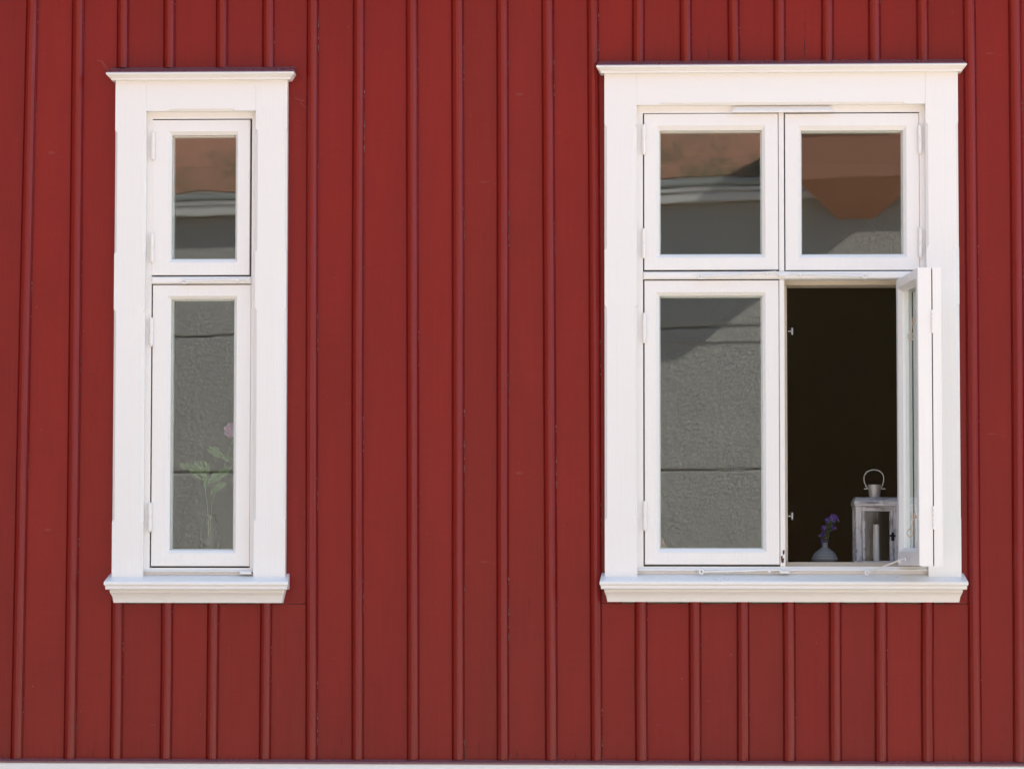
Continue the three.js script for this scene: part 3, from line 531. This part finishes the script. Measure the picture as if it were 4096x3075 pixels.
{ // grey ringed vase with sprigs of violet flowers
  const z = -0.26, c = W(3300, 2200, z), k = 0.000772, y = (py) => wy(3300, py, z), R = 53 * k;
  const prof = [[0.0001, SILL_Y], [R * 0.72, SILL_Y], [R * 0.8, SILL_Y + 0.004], [R * 0.98, SILL_Y + 0.022]];
  for (const [h, r] of [[2240, 52.5], [2233, 51.5], [2226, 49.5], [2219, 46], [2212, 41], [2206, 35], [2201, 28], [2197, 21.5], [2193, 16.5], [2189, 13.5], [2184, 12.2], [2178, 12], [2173, 12.8], [2171, 12.6]]) prof.push([r * k + (rnd() - 0.5) * 0.0008, y(h)]);
  prof.push([10 * k, y(2172)], [9 * k, y(2190)], [0.0001, y(2190)]);
  const bands = colour(16, 256, (i, j) => { const t = Math.sin(j * 0.9 + i * 0.15) * 0.5 + Math.sin(j * 0.31) * 0.5; const v = 0.23 + 0.07 * t; return [v, v * 1.02, v * 1.06]; });
  const vase = new THREE.LatheGeometry(prof.map(([a, b]) => new THREE.Vector2(a, b)), 40).translate(c.x, 0, z);
  const v = mesh(numbered('vase'), vase, new THREE.MeshStandardMaterial({ map: bands, roughness: 0.75 }), scene, null);
  tag(v, 'small round grey ringed ceramic vase on the sill of the open window', 'vase');
  const f = group('flower_sprig'); tag(f, 'sprig of small violet flowers in the grey ringed vase', 'flowers');
  const S = (px, py) => [3150 + px / 3.02, 1850 + py / 3.02], P = (px, py, dz = 0) => { const q = S(px, py), p = W(q[0], q[1], z + dz); return [p.x, p.y, p.z]; };
  const green = leafMat(0.13, 0.21, 0.05), violet = [leafMat(0.34, 0.19, 0.72), leafMat(0.42, 0.24, 0.76), leafMat(0.25, 0.13, 0.58)];
  mesh('stem', tube([P(455, 1040), P(458, 960), P(470, 880), P(500, 800), P(530, 740), P(540, 680)], 0.0012, 20, 6), green, f, 'y');
  mesh('stem', tube([P(470, 890), P(455, 850), P(448, 800)], 0.0009, 10, 6), green, f, 'y');
  const leaf = petalGeometry(0.012, 0.0042, 0.2);
  const placeLeaf = (px, py, ang, mat, s = 1, nm = 'leaf') => { const g = leaf.clone(); g.scale(s, s, s); g.rotateX(rr(-0.8, 0.8)); g.rotateY(rr(-0.9, 0.9)); g.rotateZ(ang); g.translate(...P(px, py, rr(-0.01, 0.012))); return g; };
  const leaves = []; for (let i = 0; i < 46; i++) { const t = rnd(), px = 460 + t * 70 + rr(-28, 28), py = 960 - t * 260 + rr(-30, 30); leaves.push(placeLeaf(px, py, rr(-0.6, 3.6), green, rr(0.5, 1.15))); }
  mesh('foliage', mergeGeometries(leaves), green, f, 'y').userData.kind = 'stuff';
  for (const [px, py, n, sx, sy] of [[550, 655, 40, 42, 20], [490, 690, 26, 26, 18], [600, 675, 14, 18, 14], [560, 712, 10, 18, 12], [555, 785, 24, 28, 26], [578, 805, 8, 10, 12], [445, 790, 18, 22, 18], [441, 828, 6, 9, 8], [440, 862, 30, 44, 18], [405, 878, 10, 16, 12], [430, 940, 14, 18, 12], [486, 956, 8, 10, 8]]) {
    const a = [[], [], []];
    for (let i = 0; i < n; i++) { const t = rnd() * 6.283, r = Math.sqrt(rnd()); a[i % 3].push(placeLeaf(px + Math.cos(t) * r * sx, py + Math.sin(t) * r * sy, rr(0, 6.283), null, rr(0.42, 0.75))); }
    const big = mergeGeometries([...a[0], ...a[1], ...a[2]]); mesh('blossom', big, violet[Math.floor(rnd() * 3)], f, 'y');
  }
}
{ // pink flower in a clear vase behind the narrow window
  const z = -0.205, P = (px, py, dz = 0) => { const p = W(px, py, z + dz); return [p.x, p.y, p.z]; };
  const g = group('pink_flower'); tag(g, 'pink flower with feathery green leaves behind the narrow window', 'flower');
  const green = leafMat(0.24, 0.38, 0.10), pink = leafMat(0.86, 0.42, 0.66);
  mesh('stem', tube([P(838, 2130), P(850, 1990), P(880, 1900), P(910, 1820), P(930, 1745)], 0.0015, 24, 6), green, g, 'y');
  mesh('stem', tube([P(832, 2150), P(826, 2020), P(815, 1930), P(800, 1880), P(786, 1852)], 0.0013, 20, 6), green, g, 'y');
  for (let i = 0; i < 8; i++) { const p = petalGeometry(0.030, 0.0125, 0.22, 0.12); p.rotateY(i * Math.PI / 4 + 0.2); p.rotateX(1.1); p.rotateZ(0.3); p.translate(...P(930, 1722, 0.01)); mesh('petal', p, pink, g, 'y'); }
  const lv = [[728, 1858, 760, 1868], [790, 1850, 812, 1882], [770, 1880, 800, 1890], [815, 1848, 820, 1900], [870, 1898, 830, 1932], [905, 1885, 850, 1925], [840, 1800, 880, 1828], [858, 1798, 890, 1815], [920, 1840, 890, 1830], [860, 1955, 845, 1975], [880, 1945, 850, 1960], [765, 1868, 800, 1900], [785, 1895, 812, 1915], [830, 1870, 818, 1905], [818, 1905, 822, 1950]];
  const all = []; for (const [a, b, c, d] of lv) for (let k = 0; k < 2; k++) { const p = P(c + rr(-4, 4), d + rr(-4, 4)), q = P(a + rr(-8, 8), b + rr(-8, 8), rr(-0.02, 0.02)), l = Math.hypot(q[0] - p[0], q[1] - p[1]), h = petalGeometry(l * 1.3, 0.0085 + l * 0.08, 0.08); h.rotateX(rr(1.2, 1.9)); h.rotateZ(Math.atan2(q[1] - p[1], q[0] - p[0])); h.translate(...p); all.push(h); }
  mesh('leaves', mergeGeometries(all), green, g, 'y').userData.kind = 'stuff';
  const vz = z, c = W(838, 2150, vz), yv = wy(838, 2060, vz);
  const vg = new THREE.LatheGeometry([[0.0001, SILL_Y], [0.028, SILL_Y], [0.031, SILL_Y + 0.01], [0.033, SILL_Y + 0.05], [0.026, yv - 0.03], [0.018, yv - 0.008], [0.021, yv], [0.019, yv - 0.001], [0.016, yv - 0.009], [0.024, yv - 0.03], [0.031, SILL_Y + 0.05], [0.0001, SILL_Y + 0.008]].map(([a, b]) => new THREE.Vector2(a, b)), 32).translate(c.x, 0, vz);
  tag(mesh(numbered('vase'), vg, new THREE.MeshPhysicalMaterial({ color: 0xffffff, transmission: 1, thickness: 0.01, roughness: 0.03, ior: 1.45 }), scene, 'y'), 'clear glass vase holding the pink flower behind the narrow window', 'vase');
}
{ // orange pot at the edge of the closed lower sash
  const z = -0.215, c = W(2622, 2185, z), y1 = wy(2622, 2150, z);
  tag(mesh(numbered('pot'), new THREE.LatheGeometry([[0.0001, SILL_Y], [0.026, SILL_Y], [0.032, SILL_Y + 0.03], [0.0335, (SILL_Y + y1) / 2 + 0.01], [0.028, y1 - 0.012], [0.024, y1 - 0.004], [0.026, y1], [0.022, y1 - 0.001], [0.0001, y1 - 0.03]].map(([a, b]) => new THREE.Vector2(a, b)), 30).translate(c.x, 0, z), new THREE.MeshStandardMaterial({ color: new THREE.Color().setRGB(0.85, 0.33, 0.16), roughness: 0.5 }), scene, 'y'), 'small orange pot behind the closed lower sash of the wide window', 'pot');
}

/* ================= the house across the street, seen in the panes ================= */
const AL = Math.atan(0.22), OPP_Z = 10.6;
{
  const c = Math.cos(AL), s = Math.sin(AL), t = new THREE.Vector3(c, 0, -s), n = new THREE.Vector3(-s, 0, -c), O = new THREE.Vector3(0, 0, OPP_Z);
  const H = group('stucco_house'); H.position.copy(O); H.rotation.y = Math.PI + AL;
  tag(H, 'grey stucco house with a terracotta roof mirrored in the window panes', 'house');
  // a pixel of a reflection -> local x and height on the plane "out" metres before that wall
  const refl = (px, py, out = 0) => { const d = rayOf(px, py); d.z = -d.z; const E = new THREE.Vector3(EYE.x, EYE.y, -EYE.z), Q = O.clone().addScaledVector(n, out), k = Q.sub(E).dot(n) / d.dot(n); const p = E.addScaledVector(d, k); return [-p.clone().sub(O).dot(t), p.y]; };
  const XA = -8, XB = 9, yE = refl(815, 864)[1], joints = [refl(815, 1889)[1], refl(815, 1343)[1]], pitch = joints[1] - joints[0];
  // bands of rough render with recessed joints
  const ys = [0.02]; for (let y = joints[0]; y > 0.1; y -= pitch) ys.splice(1, 0, y); ys.push(joints[1], yE);
  mesh('wall', solid(XA, XB, 0, yE - 0.03, -0.3, -0.03), M.stucco, H, 'x');
  for (let i = 0; i + 1 < ys.length; i++) {
    const seams = [XA, -5.2 + i % 2, -2.0 + (i % 2) * 0.9, 2.2 + (i % 2) * 1.4, 5.7, XB];
    for (let k = 0; k + 1 < seams.length; k++) mesh('stucco_panel', solid(seams[k] + (k ? 0.0004 : 0), seams[k + 1] - 0.0004, ys[i] + 0.0055, ys[i + 1] - 0.0055, -0.03, rr(-0.003, 0.003), 0.008), M.stucco, H, 'x', 0.9);
  }
  { const y = refl(2850, 1362)[1]; mesh('string_course', solid(XA, 2.2, y - 0.005, y + 0.005, -0.02, 0.006, 0.003), M.stucco, H, 'x'); }
  // eaves: frieze, soffit, fascia, gutter
  const ov = 0.07;
  mesh('soffit', solid(XA, XB, yE + 0.0015, yE + 0.03, -0.02, ov), M.white, H, 'x');
  mesh('fascia', solid(XA, XB, yE - 0.004, yE + 0.052, ov + 0.0005, ov + 0.012, 0.004), M.white, H, 'x');
  mesh('cornice', solid(XA, XB, yE + 0.0605, yE + 0.088, ov - 0.03, ov + 0.018, 0.006), M.white, H, 'x');
  mesh('gutter', solid(XA, XB, yE + 0.0965, yE + 0.15, ov - 0.05, ov + 0.024, 0.012), M.gutter, H, 'x');
  mesh('eave_board', solid(XA, XB, yE + 0.03, yE + 0.15, ov - 0.07, ov - 0.0505), M.white, H, 'x');
  const pitchR = 0.85, up = 5, x0 = XA - 0.2, x1 = XB + 0.2, yr = yE + 0.155, zr = ov + 0.02;
  const slope = loft([x0, x1].map((x) => [[x, yr, zr], [x, yr + up * pitchR, zr - up], [x, yr + up * pitchR - 0.1, zr - up], [x, yr - 0.004, zr - 0.04]]));
  { const o = mesh('roof', slope, M.terracotta, H, null); const p = slope.attributes.position, uv = new Float32Array(p.count * 2); for (let i = 0; i < p.count; i++) { uv[i * 2] = p.getX(i) / 3; uv[i * 2 + 1] = (p.getY(i) - yr) / (up * pitchR) * 2; } slope.setAttribute('uv', new THREE.BufferAttribute(uv, 2)); }
  mesh('back_slope', loft([x0, x1].map((x) => [[x, yr + up * pitchR, zr - up - 0.001], [x, yr, zr - 2 * up], [x, yr - 0.1, zr - 2 * up], [x, yr + up * pitchR - 0.1, zr - up - 0.001]])), M.terracotta, H, 'x', 3);
  for (const x of [XA, XB - 0.15]) mesh('end_wall', solid(x, x + 0.15, 0, yE, -9, -0.301), M.stucco, H, 'y');
  // projecting brown bay under the roof, tapering back to the wall
  const p = 0.42, A = refl(3352, 872), B = refl(3500, 872), Ao = refl(3190, 708, p), Bo = refl(3640, 708, p);
  const base = (x0, x1, y, z0, z1) => [[x0, y, z1], [x1, y, z1], [x1, y, z0], [x0, y, z0]];
  const bx0 = Math.min(Ao[0], Bo[0]), bx1 = Math.max(Ao[0], Bo[0]), ax0 = Math.min(A[0], B[0]), ax1 = Math.max(A[0], B[0]), yo = (Ao[1] + Bo[1]) / 2, yb = (A[1] + B[1]) / 2;
  const under = new THREE.BufferGeometry();
  const V = { a: [ax0, yb, 0.004], b: [ax1, yb, 0.004], c: [bx1, yo, p], d: [bx0, yo, p], e: [bx1, yo, 0.004], f: [bx0, yo, 0.004] };
  mesh('bay_soffit', fromQuads([[V.a, V.b, V.c, V.d], [V.b, V.e, V.c], [V.a, V.d, V.f], [V.d, V.c, V.e, V.f], [V.a, V.f, V.e, V.b]]), M.brownBoard, H, 'x');
  mesh('bay_wall', solid(bx0, bx1, yo + 0.0005, yo + 0.4, -0.6, p), M.brownBoard, H, 'x');
  const xm = (bx0 + bx1) / 2, ry = yo + 0.401;
  mesh('bay_roof', loft([[-1.6, 0], [p + 0.05, 0]].map(([z]) => [[bx0 - 0.05, ry, z], [bx1 + 0.05, ry, z], [xm, ry + 0.16, z]])), M.terracotta, H, 'x', 3);
}

/* ---- unseen low house added down the street to stop low sky mirrored in battens ---- */
{
  const H = group('added_low_house'); H.position.set(32, 0, 6); tag(H, 'unseen pale timber house added farther down the street to block the low sky', 'house');
  mesh('wall', solid(0, 7, 0, 2.7, -8, 6), M.white, H, 'y');
  mesh('roof', loft([-8.3, 6.3].map((z) => [[-0.4, 2.705, z], [3.5, 4.6, z], [7.4, 2.705, z]])), M.terracotta, H, 'x', 4);
  for (const z of [-6, -2.6, 0.8, 3.9]) mesh('window', solid(-0.04, -0.001, 1.0, 2.1, z, z + 0.9), M.seal, H, 'y');
  const K = group('added_dark_house'); K.position.set(-9, 0, 3); tag(K, 'unseen tall dark timber house added beyond the narrow window to darken the battens', 'house');  // unseen, added tall and dark to darken the left slopes of the battens
  mesh('wall', solid(-7, 0, 0, 5.4, -2, 9), M.tarred, K, 'y');
  mesh('roof', loft([-2.3, 9.3].map((z) => [[-7.4, 5.405, z], [-3.5, 8, z], [0.4, 5.405, z]])), M.terracotta, K, 'x', 4);
  for (const y of [1.2, 3.6]) for (const z of [-1, 2, 5, 7.4]) mesh('window', solid(0.001, 0.04, y, y + 1.2, z, z + 0.9), M.seal, K, 'y');
}

renderer.render(scene, camera);
